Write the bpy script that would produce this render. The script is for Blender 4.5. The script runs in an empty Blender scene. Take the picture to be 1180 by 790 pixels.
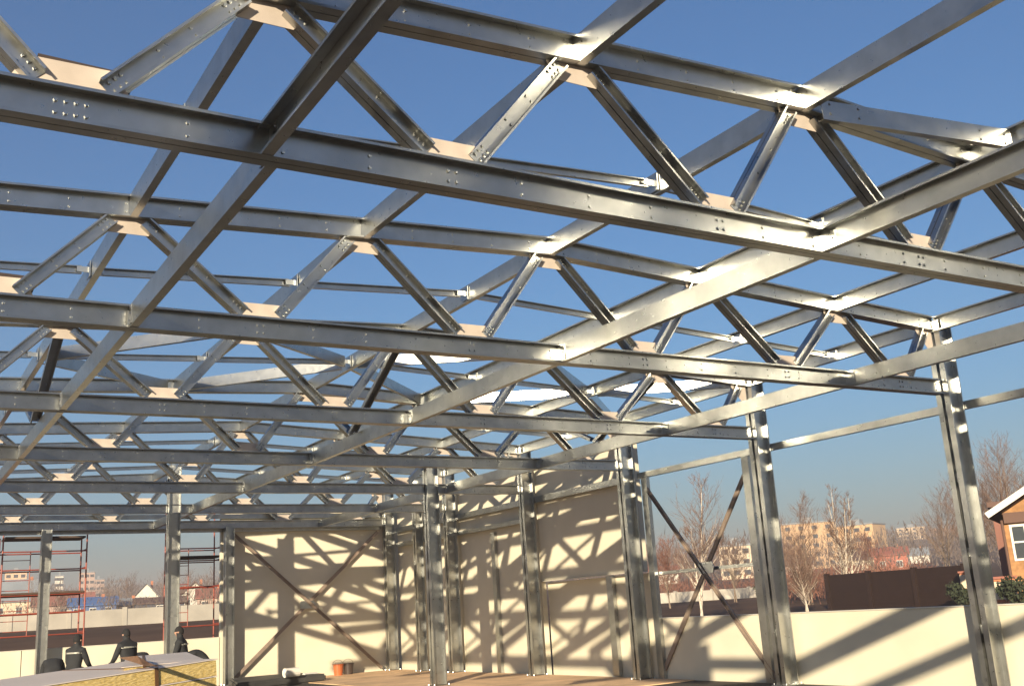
import bpy, bmesh, math, random
from mathutils import Vector, Matrix
R = math.radians
random.seed(7)
C = bpy.context.scene
col = C.collection

# ------------------------------------------------------------------ camera
# world axes: x = along the trusses (to the right), y = along the hall (away), z = up; eye at the origin
CR = (0.8550, -0.5152, -0.0600)     # camera right in world
CU = (-0.0770, -0.2414, 0.9674)     # camera up
CF = (0.5130, 0.8226, 0.2461)       # camera forward
cam = bpy.data.objects.new('camera', bpy.data.cameras.new('camera'))
col.objects.link(cam)
cam.matrix_world = Matrix(((CR[0], CU[0], -CF[0], 0), (CR[1], CU[1], -CF[1], 0), (CR[2], CU[2], -CF[2], 0), (0, 0, 0, 1)))
cam.data.sensor_width = 36.0
cam.data.lens = 1205.5 / 1180 * 36.0
cam.data.clip_start = 0.05
cam.data.clip_end = 20000
C.camera = cam

# ------------------------------------------------------------------ light
SUN_DIR = Vector((-1.0, -1.0, 0.335)).normalized()
ELEV = math.asin(SUN_DIR.z)
W = bpy.data.worlds.new('World'); C.world = W; W.use_nodes = True
nt = W.node_tree
sky = nt.nodes.new('ShaderNodeTexSky'); sky.sky_type = 'NISHITA'; sky.sun_disc = False
sky.sun_elevation = ELEV
sky.sun_rotation = R(225)
sky.air_density = 1.5; sky.dust_density = 0.25; sky.ozone_density = 8.0; sky.altitude = 100
bg = nt.nodes['Background']; bg.inputs['Strength'].default_value = 0.060
nt.links.new(sky.outputs[0], bg.inputs[0])
sun = bpy.data.objects.new('sun', bpy.data.lights.new('sun', 'SUN')); col.objects.link(sun)
sun.data.energy = 5.0; sun.data.angle = R(0.5); sun.data.color = (1.0, 0.84, 0.59)
sun.rotation_euler = SUN_DIR.to_track_quat('Z', 'Y').to_euler()
C.view_settings.view_transform = 'Standard'; C.view_settings.look = 'None'
C.view_settings.exposure = 1.22; C.view_settings.gamma = 1.0

# ------------------------------------------------------------------ helpers
def at(px, py, d):
    """the point seen at photo pixel (px,py) at the horizontal distance d"""
    a, b = (px - 590) / 1205.5, -(py - 395) / 1205.5
    v = Vector([CF[i] + a * CR[i] + b * CU[i] for i in range(3)])
    return v * (d / math.hypot(v.x, v.y))

def tag(o, label=None, cat=None, group=None, kind=None):
    if label: o['label'] = label
    if cat: o['category'] = cat; o['kind'] = 'thing'
    if group: o['group'] = group
    if kind: o['kind'] = kind
    return o

def empty(name, loc, rz=0.0, label=None, cat=None, group=None):
    o = bpy.data.objects.new(name, None); col.objects.link(o)
    o.location = loc; o.rotation_euler = (0, 0, rz); o.empty_display_size = 0.2
    return tag(o, label, cat, group)

def link(name, bm, m, parent=None, smooth=False):
    me = bpy.data.meshes.new(name)
    bm.normal_update(); bm.to_mesh(me); bm.free()
    for k in (m if isinstance(m, (list, tuple)) else [m]): me.materials.append(k)
    if smooth:
        for p in me.polygons: p.use_smooth = True
    o = bpy.data.objects.new(name, me); col.objects.link(o)
    if parent: o.parent = parent
    return o

def copy_tree(o, parent=None):
    c = o.copy(); col.objects.link(c)
    if parent: c.parent = parent
    for ch in o.children: copy_tree(ch, c)
    return c

def V(*a): return Vector(a)

def extrude_poly(bm, pts2, p0, p1, U, Vv, mi=0):
    """closed 2d outline (u,v) swept from p0 to p1"""
    p0, p1, U, Vv = Vector(p0), Vector(p1), Vector(U), Vector(Vv)
    a = [bm.verts.new(p0 + U * u + Vv * v) for u, v in pts2]
    b = [bm.verts.new(p1 + U * u + Vv * v) for u, v in pts2]
    n = len(a); fs = []
    for i in range(n):
        fs.append(bm.faces.new((a[i], a[(i + 1) % n], b[(i + 1) % n], b[i])))
    fs.append(bm.faces.new(a[::-1])); fs.append(bm.faces.new(b))
    for f in fs: f.material_index = mi
    return fs

def fix(bm): bmesh.ops.recalc_face_normals(bm, faces=bm.faces[:])

def channel(bm, p0, p1, h, b, lip, up, opn, t=0.004):
    """lipped C section from p0 to p1 (the line on the web's back, mid height); opn = side the C opens to"""
    p0, p1 = Vector(p0), Vector(p1)
    d = (p1 - p0).normalized(); U = Vector(up); U = (U - d * U.dot(d)).normalized()
    O = Vector(opn); O = (O - d * O.dot(d) - U * O.dot(U)).normalized()
    k = h / 2
    pts = [(-k, 0), (k, 0), (k, b), (k - lip, b), (k - lip, b - t), (k - t, b - t), (k - t, t), (-k + t, t), (-k + t, b - t), (-k + lip, b - t), (-k + lip, b), (-k, b)]
    lay = bm.faces.layers.float_vector.get('grain') or bm.faces.layers.float_vector.new('grain')
    for f in extrude_poly(bm, pts, p0, p1, U, O): f[lay] = d

def box(bm, lo, hi, M=None, mi=0):
    x0, y0, z0 = lo; x1, y1, z1 = hi
    vs = [Vector(p) for p in ((x0,y0,z0),(x1,y0,z0),(x1,y1,z0),(x0,y1,z0),(x0,y0,z1),(x1,y0,z1),(x1,y1,z1),(x0,y1,z1))]
    if M is not None: vs = [M @ v for v in vs]
    vs = [bm.verts.new(v) for v in vs]
    for f in ((3,2,1,0),(4,5,6,7),(0,1,5,4),(1,2,6,5),(2,3,7,6),(3,0,4,7)):
        bm.faces.new([vs[i] for i in f]).material_index = mi

def bar(bm, p0, p1, w, h, up=(0, 0, 1), mi=0):
    p0, p1 = Vector(p0), Vector(p1); d = (p1 - p0).normalized(); U = Vector(up)
    U = (U - d * U.dot(d)).normalized(); S = d.cross(U)
    extrude_poly(bm, [(-h/2,-w/2),(h/2,-w/2),(h/2,w/2),(-h/2,w/2)], p0, p1, U, S, mi)

def tube(bm, pts, rads, n=6, cap=True, mi=0):
    pts = [Vector(p) for p in pts]; rings = []
    for i, p in enumerate(pts):
        d = (pts[min(i+1, len(pts)-1)] - pts[max(i-1, 0)]).normalized()
        a = Vector((0, 0, 1)) if abs(d.z) < 0.9 else Vector((1, 0, 0))
        u = d.cross(a).normalized(); v = d.cross(u)
        rings.append([bm.verts.new(p + (u * math.cos(2*math.pi*k/n) + v * math.sin(2*math.pi*k/n)) * rads[i]) for k in range(n)])
    for r0, r1 in zip(rings, rings[1:]):
        for k in range(n): bm.faces.new((r0[k], r0[(k+1)%n], r1[(k+1)%n], r1[k])).material_index = mi
    if cap and n > 2:
        bm.faces.new(rings[0][::-1]).material_index = mi; bm.faces.new(rings[-1]).material_index = mi

def bolt(bm, p, nrm, r=0.016, hgt=0.014):
    nrm = Vector(nrm).normalized()
    a = Vector((0, 0, 1)) if abs(nrm.z) < 0.9 else Vector((1, 0, 0))
    u = nrm.cross(a).normalized(); v = nrm.cross(u); p = Vector(p)
    lo = [bm.verts.new(p + (u*math.cos(k*math.pi/3) + v*math.sin(k*math.pi/3))*r) for k in range(6)]
    hi = [bm.verts.new(p + nrm*hgt + (u*math.cos(k*math.pi/3) + v*math.sin(k*math.pi/3))*r*0.75) for k in range(6)]
    for k in range(6): bm.faces.new((lo[k], lo[(k+1)%6], hi[(k+1)%6], hi[k]))
    bm.faces.new(hi)

# ------------------------------------------------------------------ materials
def mat(name, colr, rough=0.7, metal=0.0, var=0.12, scale=3.0, bump=0.0, bscale=20.0, spec=0.5, col2=None, stretch=None):
    m = bpy.data.materials.new(name); m.use_nodes = True; n = m.node_tree.nodes; l = m.node_tree.links
    b = n['Principled BSDF']; b.inputs['Roughness'].default_value = rough; b.inputs['Metallic'].default_value = metal
    b.inputs['Specular IOR Level'].default_value = spec
    tc = n.new('ShaderNodeTexCoord'); src = tc.outputs['Object']
    if stretch:
        mp = n.new('ShaderNodeMapping'); mp.inputs['Scale'].default_value = stretch; l.new(src, mp.inputs[0]); src = mp.outputs[0]
    nz = n.new('ShaderNodeTexNoise'); nz.inputs['Scale'].default_value = scale; nz.inputs['Detail'].default_value = 5; l.new(src, nz.inputs['Vector'])
    rp = n.new('ShaderNodeValToRGB'); rp.color_ramp.elements[0].position = 0.3; rp.color_ramp.elements[1].position = 0.7
    c2 = col2 if col2 else tuple(min(1, c * (1 + var)) for c in colr); c1 = colr if col2 else tuple(c * (1 - var) for c in colr)
    rp.color_ramp.elements[0].color = (*c1, 1); rp.color_ramp.elements[1].color = (*c2, 1)
    l.new(nz.outputs['Fac'], rp.inputs[0]); l.new(rp.outputs[0], b.inputs['Base Color'])
    if bump:
        bz = n.new('ShaderNodeTexNoise'); bz.inputs['Scale'].default_value = bscale; bz.inputs['Detail'].default_value = 3; l.new(src, bz.inputs['Vector'])
        bp = n.new('ShaderNodeBump'); bp.inputs['Strength'].default_value = bump; bp.inputs['Distance'].default_value = 0.02
        l.new(bz.outputs['Fac'], bp.inputs['Height']); l.new(bp.outputs[0], b.inputs['Normal'])
    return m

def steel_mat(name, colr, rough, metal):
    m = mat(name, colr, rough, metal, var=0.11, scale=4.5, bump=0.09, bscale=1.6)
    n = m.node_tree.nodes; l = m.node_tree.links; b = n['Principled BSDF']
    v = n.new('ShaderNodeTexNoise'); v.inputs['Scale'].default_value = 14; v.inputs['Detail'].default_value = 6
    mr = n.new('ShaderNodeMapRange'); mr.inputs['From Min'].default_value = 0.3; mr.inputs['From Max'].default_value = 0.7
    mr.inputs['To Min'].default_value = rough - 0.03; mr.inputs['To Max'].default_value = rough + 0.035
    tc = n['Texture Coordinate']; l.new(tc.outputs['Object'], v.inputs['Vector']); l.new(v.outputs['Fac'], mr.inputs[0]); l.new(mr.outputs[0], b.inputs['Roughness'])
    at_ = n.new('ShaderNodeAttribute'); at_.attribute_name = 'grain'          # rolling direction of each member
    ad = n.new('ShaderNodeVectorMath'); ad.operation = 'ADD'; ad.inputs[1].default_value = (.001, .0013, .0017); l.new(at_.outputs['Vector'], ad.inputs[0])
    vt = n.new('ShaderNodeVectorTransform'); vt.vector_type = 'VECTOR'; vt.convert_from = 'OBJECT'; vt.convert_to = 'WORLD'; l.new(ad.outputs[0], vt.inputs[0])
    l.new(vt.outputs[0], b.inputs['Tangent']); b.inputs['Anisotropic'].default_value = 0.75; b.inputs['Anisotropic Rotation'].default_value = 0.25
    return m

M = {}
M['steel'] = steel_mat('galvanized_steel', (0.45, 0.46, 0.45), 0.30, 0.98)
M['gusset'] = mat('gusset_primer', (0.46, 0.40, 0.35), 0.65, 0.0, 0.14, 3, spec=0.2)
M['shadeplate'] = mat('painted_plate_shade', (0.05, 0.038, 0.036), 0.7, 0, 0.15, 5, spec=0.2)  # shade put into the colour of the plate behind the first gusset
M['primer'] = mat('brown_primer_steel', (0.27, 0.21, 0.17), 0.55, 0.2, 0.25, 4)
M['panel'] = mat('cream_panel', (0.64, 0.595, 0.475), 0.6, 0, 0.07, 0.9, spec=0.3)
M['panel_edge'] = mat('panel_flashing', (0.60, 0.57, 0.50), 0.5, 0.2, 0.05, 2)
M['concrete'] = mat('grey_concrete', (0.085, 0.075, 0.065), 0.9, 0, 0.15, 0.8, spec=0.2)
M['floor'] = mat('plywood_floor', (0.70, 0.48, 0.29), 0.85, 0, 0.2, 1.5, spec=0.2)
M['dark'] = mat('dark_membrane', (0.05, 0.05, 0.05), 0.6, 0, 0.3, 2)
M['red_scaffold'] = mat('red_paint', (0.26, 0.05, 0.03), 0.5, 0, 0.15, 5)
M['plank'] = mat('dark_plank', (0.07, 0.045, 0.035), 0.8, 0, 0.2, 4)
M['coverall'] = mat('black_workwear', (0.018, 0.02, 0.024), 0.85, 0, 0.3, 8, bump=0.3, bscale=12)
M['stripe'] = mat('reflective_band', (0.55, 0.55, 0.5), 0.4, 0, 0.05, 8)
M['skin'] = mat('skin', (0.48, 0.28, 0.2), 0.6, 0, 0.06, 10)
M['capcloth'] = mat('black_knit_cap', (0.012, 0.012, 0.014), 0.9, 0, 0.2, 20)
M['earth'] = mat('brown_earth', (0.095, 0.058, 0.038), 0.95, 0, 0.35, 0.15, spec=0.1)
M['whitewall'] = mat('weathered_white_wall', (0.42, 0.39, 0.34), 0.8, 0, 0.15, 0.6)
M['white'] = mat('white_render', (0.72, 0.70, 0.64), 0.7, 0, 0.06, 1)
M['glass'] = mat('window_glass', (0.05, 0.06, 0.07), 0.1, 0, 0.1, 2)
M['brown_metal'] = mat('brown_sheet_metal', (0.022, 0.011, 0.008), 0.55, 0, 0.12, 2)
M['brick'] = mat('red_brick', (0.42, 0.16, 0.08), 0.85, 0, 0.2, 6)
M['orange_wall'] = mat('orange_brick_wall', (0.33, 0.17, 0.07), 0.8, 0, 0.25, 5, bump=.3, bscale=6)
M['bark'] = mat('grey_brown_bark', (0.20, 0.15, 0.11), 0.9, 0, 0.3, 8)
M['birch'] = mat('birch_bark', (0.55, 0.48, 0.40), 0.85, 0, 0.3, 10)
M['twig'] = mat('bare_twigs', (0.16, 0.10, 0.075), 0.95, 0, 0.2, 2)
M['redtwig'] = mat('reddish_twigs', (0.17, 0.075, 0.05), 0.95, 0, 0.25, 1)
M['evergreen'] = mat('dark_evergreen', (0.03, 0.04, 0.02), 0.9, 0, 0.3, 3)
M['wood'] = mat('distant_bare_wood', (0.13, 0.10, 0.085), 0.95, 0, 0.3, 0.05)

FLOOR = -1.72
TY = [6.37 + 4.5 * k for k in range(-2, 7)]        # truss lines; index 2 is the nearest one in view
RX = 7.4
def ztop(x): return 4.735 - 0.048 * abs(x - RX)    # upper face of the top chord
XL, XR = -0.45, 15.30
CH = 0.245                                          # chord depth
GAP = 0.004
UP = (0, 0, 1)

# ------------------------------------------------------------------ terrain
def interp(x, t):
    if x <= t[0][0]: return t[0][1]
    for (a, b), (c, d) in zip(t, t[1:]):
        if x <= c: return b + (d - b) * (x - a) / (c - a)
    return t[-1][1]
LT = [(30, -2.2), (42, -1.5), (60, -0.2), (75, .45), (130, 1.5), (250, 4), (600, 15), (1200, 36), (2500, 50), (9000, 50)]
RT = [(40, -2.2), (56, -1.3), (72, -1.28), (110, -.3), (200, 1.4), (400, 7), (700, 24), (900, 36), (1300, 46), (2500, 52), (9000, 50)]
def ground(x, y):
    r = math.hypot(x, y)
    az = math.atan2(x, y)
    t = min(1, max(0, (az - 0.35) / 0.35)); t = t * t * (3 - 2 * t)
    z = interp(r, LT) * (1 - t) + interp(r, RT) * t
    return z + (0.12 * math.sin(x * .21 + 1) * math.cos(y * .17) if r > 45 else 0) * min(1, r / 200)
bm = bmesh.new()
radii = [0.5, 15, 30, 36, 42, 50, 56, 62, 68, 75, 85, 95, 110, 130, 160, 200, 250, 320, 400, 500, 600, 700, 800, 900, 1050, 1300, 1800, 2500, 5000, 9000]
NA = 180; rings = []
for r in radii:
    rings.append([bm.verts.new((r*math.sin(2*math.pi*k/NA), r*math.cos(2*math.pi*k/NA), ground(r*math.sin(2*math.pi*k/NA), r*math.cos(2*math.pi*k/NA)))) for k in range(NA)])
bm.faces.new(rings[0])
for a, b in zip(rings, rings[1:]):
    for k in range(NA): bm.faces.new((a[k], a[(k+1)%NA], b[(k+1)%NA], b[k]))
fix(bm)
tag(link('ground', bm, M['earth'], smooth=True), kind='structure')

# floor slab with plywood joints in its material
bm = bmesh.new(); box(bm, (-3, -7, FLOOR - 0.35), (15.56, 33.62, FLOOR))
tag(link('floor', bm, M['concrete']), kind='structure')
bm = bmesh.new()
for i in range(3):
    for k in range(6):
        box(bm, (11.35 + i*1.39, 18.3 + k*2.52, FLOOR), (11.35 + i*1.39 + 1.38, 18.3 + k*2.52 + 2.51, FLOOR + .018))
tag(link('plywood_floor', bm, M['floor']), kind='structure')

# ------------------------------------------------------------------ trusses
BN = [0.87, 3.53, 6.19, 8.89, 11.58, 14.15]
TN = [-0.25, 2.1, 4.75, RX, 10.05, 12.84, 15.05]
ZB0, ZB1 = 3.03, 3.27
def truss(y0):
    root = empty('roof_truss', (RX, y0, ZB0))
    def P(x, z, y=0): return V(x - RX, y, z - ZB0)
    # chords: a pair of channels back to back
    bm = bmesh.new(); zm = (ZB0 + ZB1) / 2
    for s in (-1, 1):
        channel(bm, P(XL, zm, s*GAP), P(XR - .17, zm, s*GAP), CH, 0.085, 0.022, UP, (0, s, 0))
    for x in BN:
        for dx in (-.09, -.03, .03, .09) if x < 2 else (-.035, .035):
            for dz in (-.04, .04): bolt(bm, P(x + dx, zm + dz, -GAP - .004), (0, -1, 0))
    for k in range(24):
        x = 0.3 + k * .64
        if min(abs(x - b) for b in BN) > .2:
            for dz in (-.045, .045): bolt(bm, P(x, zm + dz, -GAP - .004), (0, -1, 0), .014, .012)
    fix(bm); link('bottom_chord', bm, M['steel'], root)
    for xa, xb in ((XL, RX), (RX, XR - .17)):
        bm = bmesh.new()
        for s in (-1, 1):
            channel(bm, P(xa, ztop(xa) - CH/2, s*GAP), P(xb, ztop(xb) - CH/2, s*GAP), CH, 0.085, 0.022, UP, (0, s, 0))
        n = 14
        for k in range(n):
            x = xa + (xb - xa) * (k + .5) / n
            for dz in (-.045, .045): bolt(bm, P(x, ztop(x) - CH/2 + dz, -GAP - .004), (0, -1, 0), .014, .012)
        fix(bm); link('top_chord', bm, M['steel'], root)
    # gusset plates
    def plate(pts, name='gusset_plate'):
        bm = bmesh.new(); extrude_poly(bm, [(p[0] - RX, p[1] - ZB0) for p in pts], (0, -GAP*.75, 0), (0, GAP*.75, 0), (1, 0, 0), (0, 0, 1)); fix(bm)
        link(name, bm, M['gusset'], root)
    for i, x in enumerate(BN):
        w = .30 if i else .36; hh = .17 if i else .19
        plate([(x-w, ZB0+.04), (x+w, ZB0+.04), (x+w, ZB1+.01), (x+w*.72, ZB1+hh), (x-w*.72, ZB1+hh), (x-w, ZB1+.01)])
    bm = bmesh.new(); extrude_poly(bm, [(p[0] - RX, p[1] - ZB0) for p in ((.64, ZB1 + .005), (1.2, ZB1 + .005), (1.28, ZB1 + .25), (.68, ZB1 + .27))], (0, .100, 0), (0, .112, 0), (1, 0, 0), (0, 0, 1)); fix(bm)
    link('shaded_splice_plate', bm, M['shadeplate'], root)  # near-black plate painted as the shaded part of the gusset joint
    for i, x in enumerate(TN[1:-1]):
        zt = ztop(x) - CH; w = .28; hh = .17
        plate([(x-w, zt+.2), (x-w, zt-.02), (x-w*.75, zt-hh), (x+w*.75, zt-hh), (x+w, zt-.02), (x+w, zt+.2)])
    x = TN[-1]; plate([(x-.32, ztop(x)-.1), (x-.32, ztop(x)-CH-.03), (x-.02, ztop(x)-.62), (x+.07, ztop(x)-.62), (x+.07, ztop(x)-.1)])
    # web members between bottom and top nodes, a channel on each face of the gussets
    for i, xb in enumerate(BN):
        for side, xt in ((-1, TN[i]), (1, TN[i+1])):
            a = V(xb + side * .19, 0, ZB1 + .015); b = V(xt - side * .17, 0, ztop(xt) - CH - .02)
            d = (b - a).normalized(); L = (b - a).length
            bm = bmesh.new(); q0, q1 = V(a.x-RX, 0, a.z-ZB0), V(b.x-RX, 0, b.z-ZB0)
            up = V(0, 1, 0).cross(d); up = up if up.z > 0 else -up
            q0 = q0 + d * .03 + up * .01; q1 = q1 - d * .0 - up * .01
            for s in (-1, 1):
                channel(bm, q0 + V(0, s*GAP*1.5, 0), q1 + V(0, s*GAP*1.5, 0), 0.135, 0.07, 0.018, up, (0, s, 0))
            for e, dd in ((q0, 1), (q1, -1)):
                for k in range(3):
                    for u in (-.03, .03): bolt(bm, e + d * dd * (.05 + .05 * k) + up * u + V(0, -GAP*1.5 - .004, 0), (0, -1, 0), .016, .014)
            for f in (.38, .62):
                for u in (-.03, .03): bolt(bm, q0 + (q1 - q0) * f + up * u + V(0, -GAP*1.5 - .004, 0), (0, -1, 0), .014, .012)
            fix(bm); link('web_member', bm, M['steel'], root)
    return root
TLAB = ['steel roof truss behind the viewpoint, farthest back toward the sun', 'steel roof truss just behind the viewpoint, overhead',
        'nearest steel truss, crossing the whole top of the view with large bolt heads',
        'second steel truss, its bottom chord ending at the nearest right-hand column',
        'third steel truss, ending at the column on the right of the X brace',
        'fourth steel truss, ending at the column beside the first tall cream panel',
        'fifth steel truss, held by the lone inner column in front of the cream wall',
        'sixth steel truss, small and deep in the hall, second from the end wall',
        'farthest steel truss, small and close against the cream end wall']
TLAB = TLAB[2:]
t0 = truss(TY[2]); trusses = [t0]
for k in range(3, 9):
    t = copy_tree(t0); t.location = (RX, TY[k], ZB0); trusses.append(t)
for t, lb in zip(trusses, TLAB): tag(t, lb, 'roof truss', 'roof trusses of the steel hall')

for yb, hb, lb in ((1.72, .36, 'deep unseen beam added just behind the viewpoint to cast a shadow band'), (-1.0, .24, 'slim unseen beam added farther behind the viewpoint to cast a shadow band')):
    bm = bmesh.new(); channel(bm, (-8, 0, 0), (7.7, 0, 0), hb, .1, .022, UP, (0, -1, 0)); fix(bm)  # unseen beams added for the diagonal shadow bands on the low wall
    tag(link('shadow_beam', bm, M['steel']), lb, 'beam', 'unseen shadow-casting beams behind the viewpoint').location = (RX, yb, 3.13)
# ------------------------------------------------------------------ purlins and bottom beams along the hall
def line_member(name, x, zc, h, b, opn, label, cat, group, y_from=1, y_to=8, clips=True, off=0.0, flip=()):
    root = empty(name, (x, TY[y_from], zc), 0, label, cat, group)
    for k in range(y_from, y_to):
        L = 4.5 - 0.02; bm = bmesh.new(); ya = TY[k] - TY[y_from] + .01
        channel(bm, (off, ya, 0), (off, ya + L, 0), h, b, .022, UP, (-opn if k in flip else opn, 0, 0))
        fix(bm); link('segment', bm, M['steel'], root)
        if clips:
            for yy, s in ((ya + .09, 1), (ya + L - .09, -1)):
                bm = bmesh.new(); sx = -opn
                box(bm, (off + sx*.003, yy - .0 if s > 0 else yy - .09, -h*.42), (off + sx*.010, yy + .09 if s > 0 else yy, h*.42)) if sx > 0 else \
                box(bm, (off + sx*.010, yy - .0 if s > 0 else yy - .09, -h*.42), (off + sx*.003, yy + .09 if s > 0 else yy, h*.42))
                for dz in (-.07, 0, .07): bolt(bm, (off + sx*.010, yy + s*.05, dz), (sx, 0, 0), .012, .01)
                fix(bm); link('cleat', bm, M['steel'], root)
    return root
PL = [(2.1, 1, 'roof purlin line overhead on the far left, leading back toward the low scaffold side'),
      (4.75, 1, 'roof purlin line between the far left one and the ridge, crossing the upper middle'),
      (RX, 1, 'roof purlin line along the ridge, directly above the central bottom beam'),
      (10.05, -1, 'first roof purlin line on the right of the ridge'),
      (12.84, -1, 'second roof purlin line on the right of the ridge, above the right bottom beam'),
      (15.22, -1, 'eave purlin line along the tops of the right-hand columns')]
for x, o, lb in PL:
    line_member('roof_purlin', x, ztop(x) - CH/2, CH + .006, .08, o, lb, 'purlin', 'roof purlins running along the hall', clips=False)
for x, lb in ((2.13, 'dark lower beam sweeping from the top of the view down to the left edge'),
              (7.45, 'long lower beam under the ridge, lit warm by the sun, leading deep into the hall'),
              (12.84, 'lower beam on the right, passing the tops of the right-hand columns')):
    line_member('bottom_beam', x, 3.15, .236, .085, 1, lb, 'beam', 'lower longitudinal beams', flip=(1,) if x < 9 else ())

# thin struts across each bay, with flanged end clips at the purlins
PX = [XL + .1] + [p[0] for p in PL]
for k in range(1, 8):
    ym = TY[k] + 2.25
    nm = ['nearest', 'second', 'third', 'fourth', 'fifth', 'sixth', 'farthest'][k - 1]
    root = empty('roof_strut', (RX, ym, 4.5), 0, 'thin row of struts between purlins, %s of the rows, halfway between two trusses' % nm, 'strut', 'strut rows between the purlins')
    for a, b in zip(PX, PX[1:]):
        bm = bmesh.new(); za, zb = ztop(a) - .125 - 4.5, ztop(b) - .125 - 4.5
        channel(bm, (a - RX + .1, 0, za), (b - RX - .1, 0, zb), .10, .045, .012, UP, (0, -1, 0)); fix(bm)
        link('strut_bar', bm, M['steel'], root)
        for e, z, s in ((a, za, 1), (b, zb, -1)):
            bm = bmesh.new(); x0 = e - RX + s * .012; x1 = e - RX + s * .16
            lo, hi = min(x0, x1), max(x0, x1)
            box(bm, (lo, -.060, z - .035), (hi, -.049, z + .035))
            xw = e - RX + s*.012; xe = e - RX + s*.022
            box(bm, (min(xw, xe), -.12, z - .10), (max(xw, xe), .08, z + .10)); fix(bm)
            link('end_clip', bm, M['steel'], root)

# roof-plane diagonals and vertical bracing between the third and fourth trusses
def diag(x0, y0, x1, y1, label, dz=0.0, h=.20):
    a = V(x0, y0, ztop(x0) - .13 + dz); b = V(x1, y1, ztop(x1) - .13 + dz); d = (b - a).normalized()
    a = a + d * .16; b = b - d * .16
    bm = bmesh.new(); mid = (a + b) / 2
    opn = V(d.y, -d.x, 0); opn = opn if opn.y > 0 else -opn
    channel(bm, a - mid, b - mid, h, .07, .018, UP, opn)
    fix(bm); o = link('roof_brace', bm, M['steel']); o.location = mid
    tag(o, label, 'brace', 'diagonal braces in the roof plane')
T3, T4, MB = TY[4], TY[5], TY[4] + 2.25
diag(2.1, MB, 4.75, T3, 'pale sunlit roof brace rising from the left purlin to the third truss')
diag(2.1, MB, 4.75, T4, 'dark roof brace near the left edge, running from the left purlin to the fourth truss')
diag(RX, MB, 4.75, T4, 'pale sunlit roof brace between the fourth truss and the ridge purlin')
diag(RX, MB, 4.75, T3, 'dark roof brace from the third truss into the ridge purlin')
diag(RX, MB, 10.05, T3, 'pale sunlit roof brace right of the ridge, from ridge purlin to the third truss')
diag(RX, MB, 10.05, T4, 'dark roof brace right of the ridge, from ridge purlin to the fourth truss')
diag(12.84, MB, 10.05, T4, 'pale sunlit roof brace on the right, from the fourth truss to the second right purlin')
diag(12.84, MB, 10.05, T3, 'dark roof brace on the right, from the third truss to the second right purlin')
diag(12.84, MB, 15.2, T3, 'pale sunlit roof brace at the right eave, ending at the third truss')
diag(12.84, MB, 15.2, T4, 'dark roof brace at the right eave, ending at the fourth truss')
diag(2.1, TY[2], 4.75, TY[1] + 2.25, 'grey roof brace running toward the viewer from top left')
bm = bmesh.new(); channel(bm, (-1.25, .16, -.02), (1.25, -.16, .02), .20, .07, .018, UP, (0, 1, 0))
for s in (-1, 1):
    for k in (0.05, .4): 
        for u in (-.05, .05): bolt(bm, (s*(1.2 - k), -s*(1.2 - k)*.128, u + s*.0), (-.12, -1, 0), .016, .012)
fix(bm); o = link('roof_brace', bm, M['steel']); o.location = (8.74, 6.0, 4.46)
tag(o, 'warm lit channel bolted from the nearest truss ridge to the next purlin', 'brace', 'diagonal braces in the roof plane')
def knee(x, y0, z0, y1, z1, label):
    bm = bmesh.new(); mid = V(x, (y0+y1)/2, (z0+z1)/2)
    channel(bm, V(x, y0, z0) - mid, V(x, y1, z1) - mid, .14, .07, .018, (1, 0, 0), (0, -1, 0.3)); fix(bm)
    o = link('knee_brace', bm, M['steel']); o.location = mid; tag(o, label, 'brace', 'steep braces between trusses')
for x, w in ((2.1, 'left purlin'), (RX, 'ridge purlin'), (12.84, 'second right purlin')):
    knee(x, T3 + .15, ztop(x) - .3, MB - .05, 3.30, 'steep dark brace falling away from the third truss under the ' + w)
    knee(x, T4 - .15, ztop(x) - .3, MB + .05, 3.30, 'steep dark brace from the fourth truss toward the viewer under the ' + w)

# ------------------------------------------------------------------ columns
def column(x, y, ztp, w, label, group, base=FLOOR, dy=.115):
    root = empty('steel_column', (x, y, base), 0, label, 'column', group)
    for s in (-1, 1):
        bm = bmesh.new()
        channel(bm, (0, s*.028, .02), (0, s*.028, ztp - base), w, dy - .015, .022, (1, 0, 0), (0, s, 0))
        n = int((ztp - base) / .6)
        for k in range(n):
            for u in (-.06, .06): bolt(bm, (u, s*.032, .3 + k*.6), (0, s, 0), .012, .01)
        fix(bm); link('column_channel', bm, M['steel'], root)
    bm = bmesh.new(); box(bm, (-w/2 - .06, -.2, 0), (w/2 + .06, .2, .018))
    for sx in (-1, 1):
        for sy in (-1, 1): bolt(bm, (sx*(w/2 + .03), sy*.16, .018), (0, 0, 1), .015, .03)
    fix(bm); link('base_plate', bm, M['steel'], root)
    bm = bmesh.new()
    for z in (.9, 2.1, 3.3, 4.4):
        if z < ztp - base - .2: box(bm, (-.12, -.0275, z), (.12, .0275, z + .14))
    fix(bm); link('batten', bm, M['steel'], root)
    return root
XC = 15.33
CL = {3: 'nearest right-hand steel column, leaning in the view, with bright sun patches', 4: 'second right-hand steel column, to the right of the X brace',
      5: 'right-hand steel column at the edge of the tall panels, left of the X brace', 6: 'right-hand steel column standing between the first and second tall cream panels',
      7: 'slim-looking right-hand steel column deep in the hall, second before the corner', 8: 'steel column in the far corner where the cream walls meet'}
for k in range(3, 9): column(XC, TY[k], 4.30, .34, CL[k], 'columns of the right-hand wall')
column(15.33, 2.25 + TY[7], 4.30, .26, 'thin wall post against the cream wall near the far corner', 'columns of the right-hand wall')
column(12.42, TY[6] - .02, 3.74, .34, 'free-standing inner steel column in front of the cream right wall', 'free-standing inner columns')
column(6.98, TY[7] - .02, 4.28, .32, 'free-standing inner steel column rising behind the insulation stack', 'free-standing inner columns')
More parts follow.
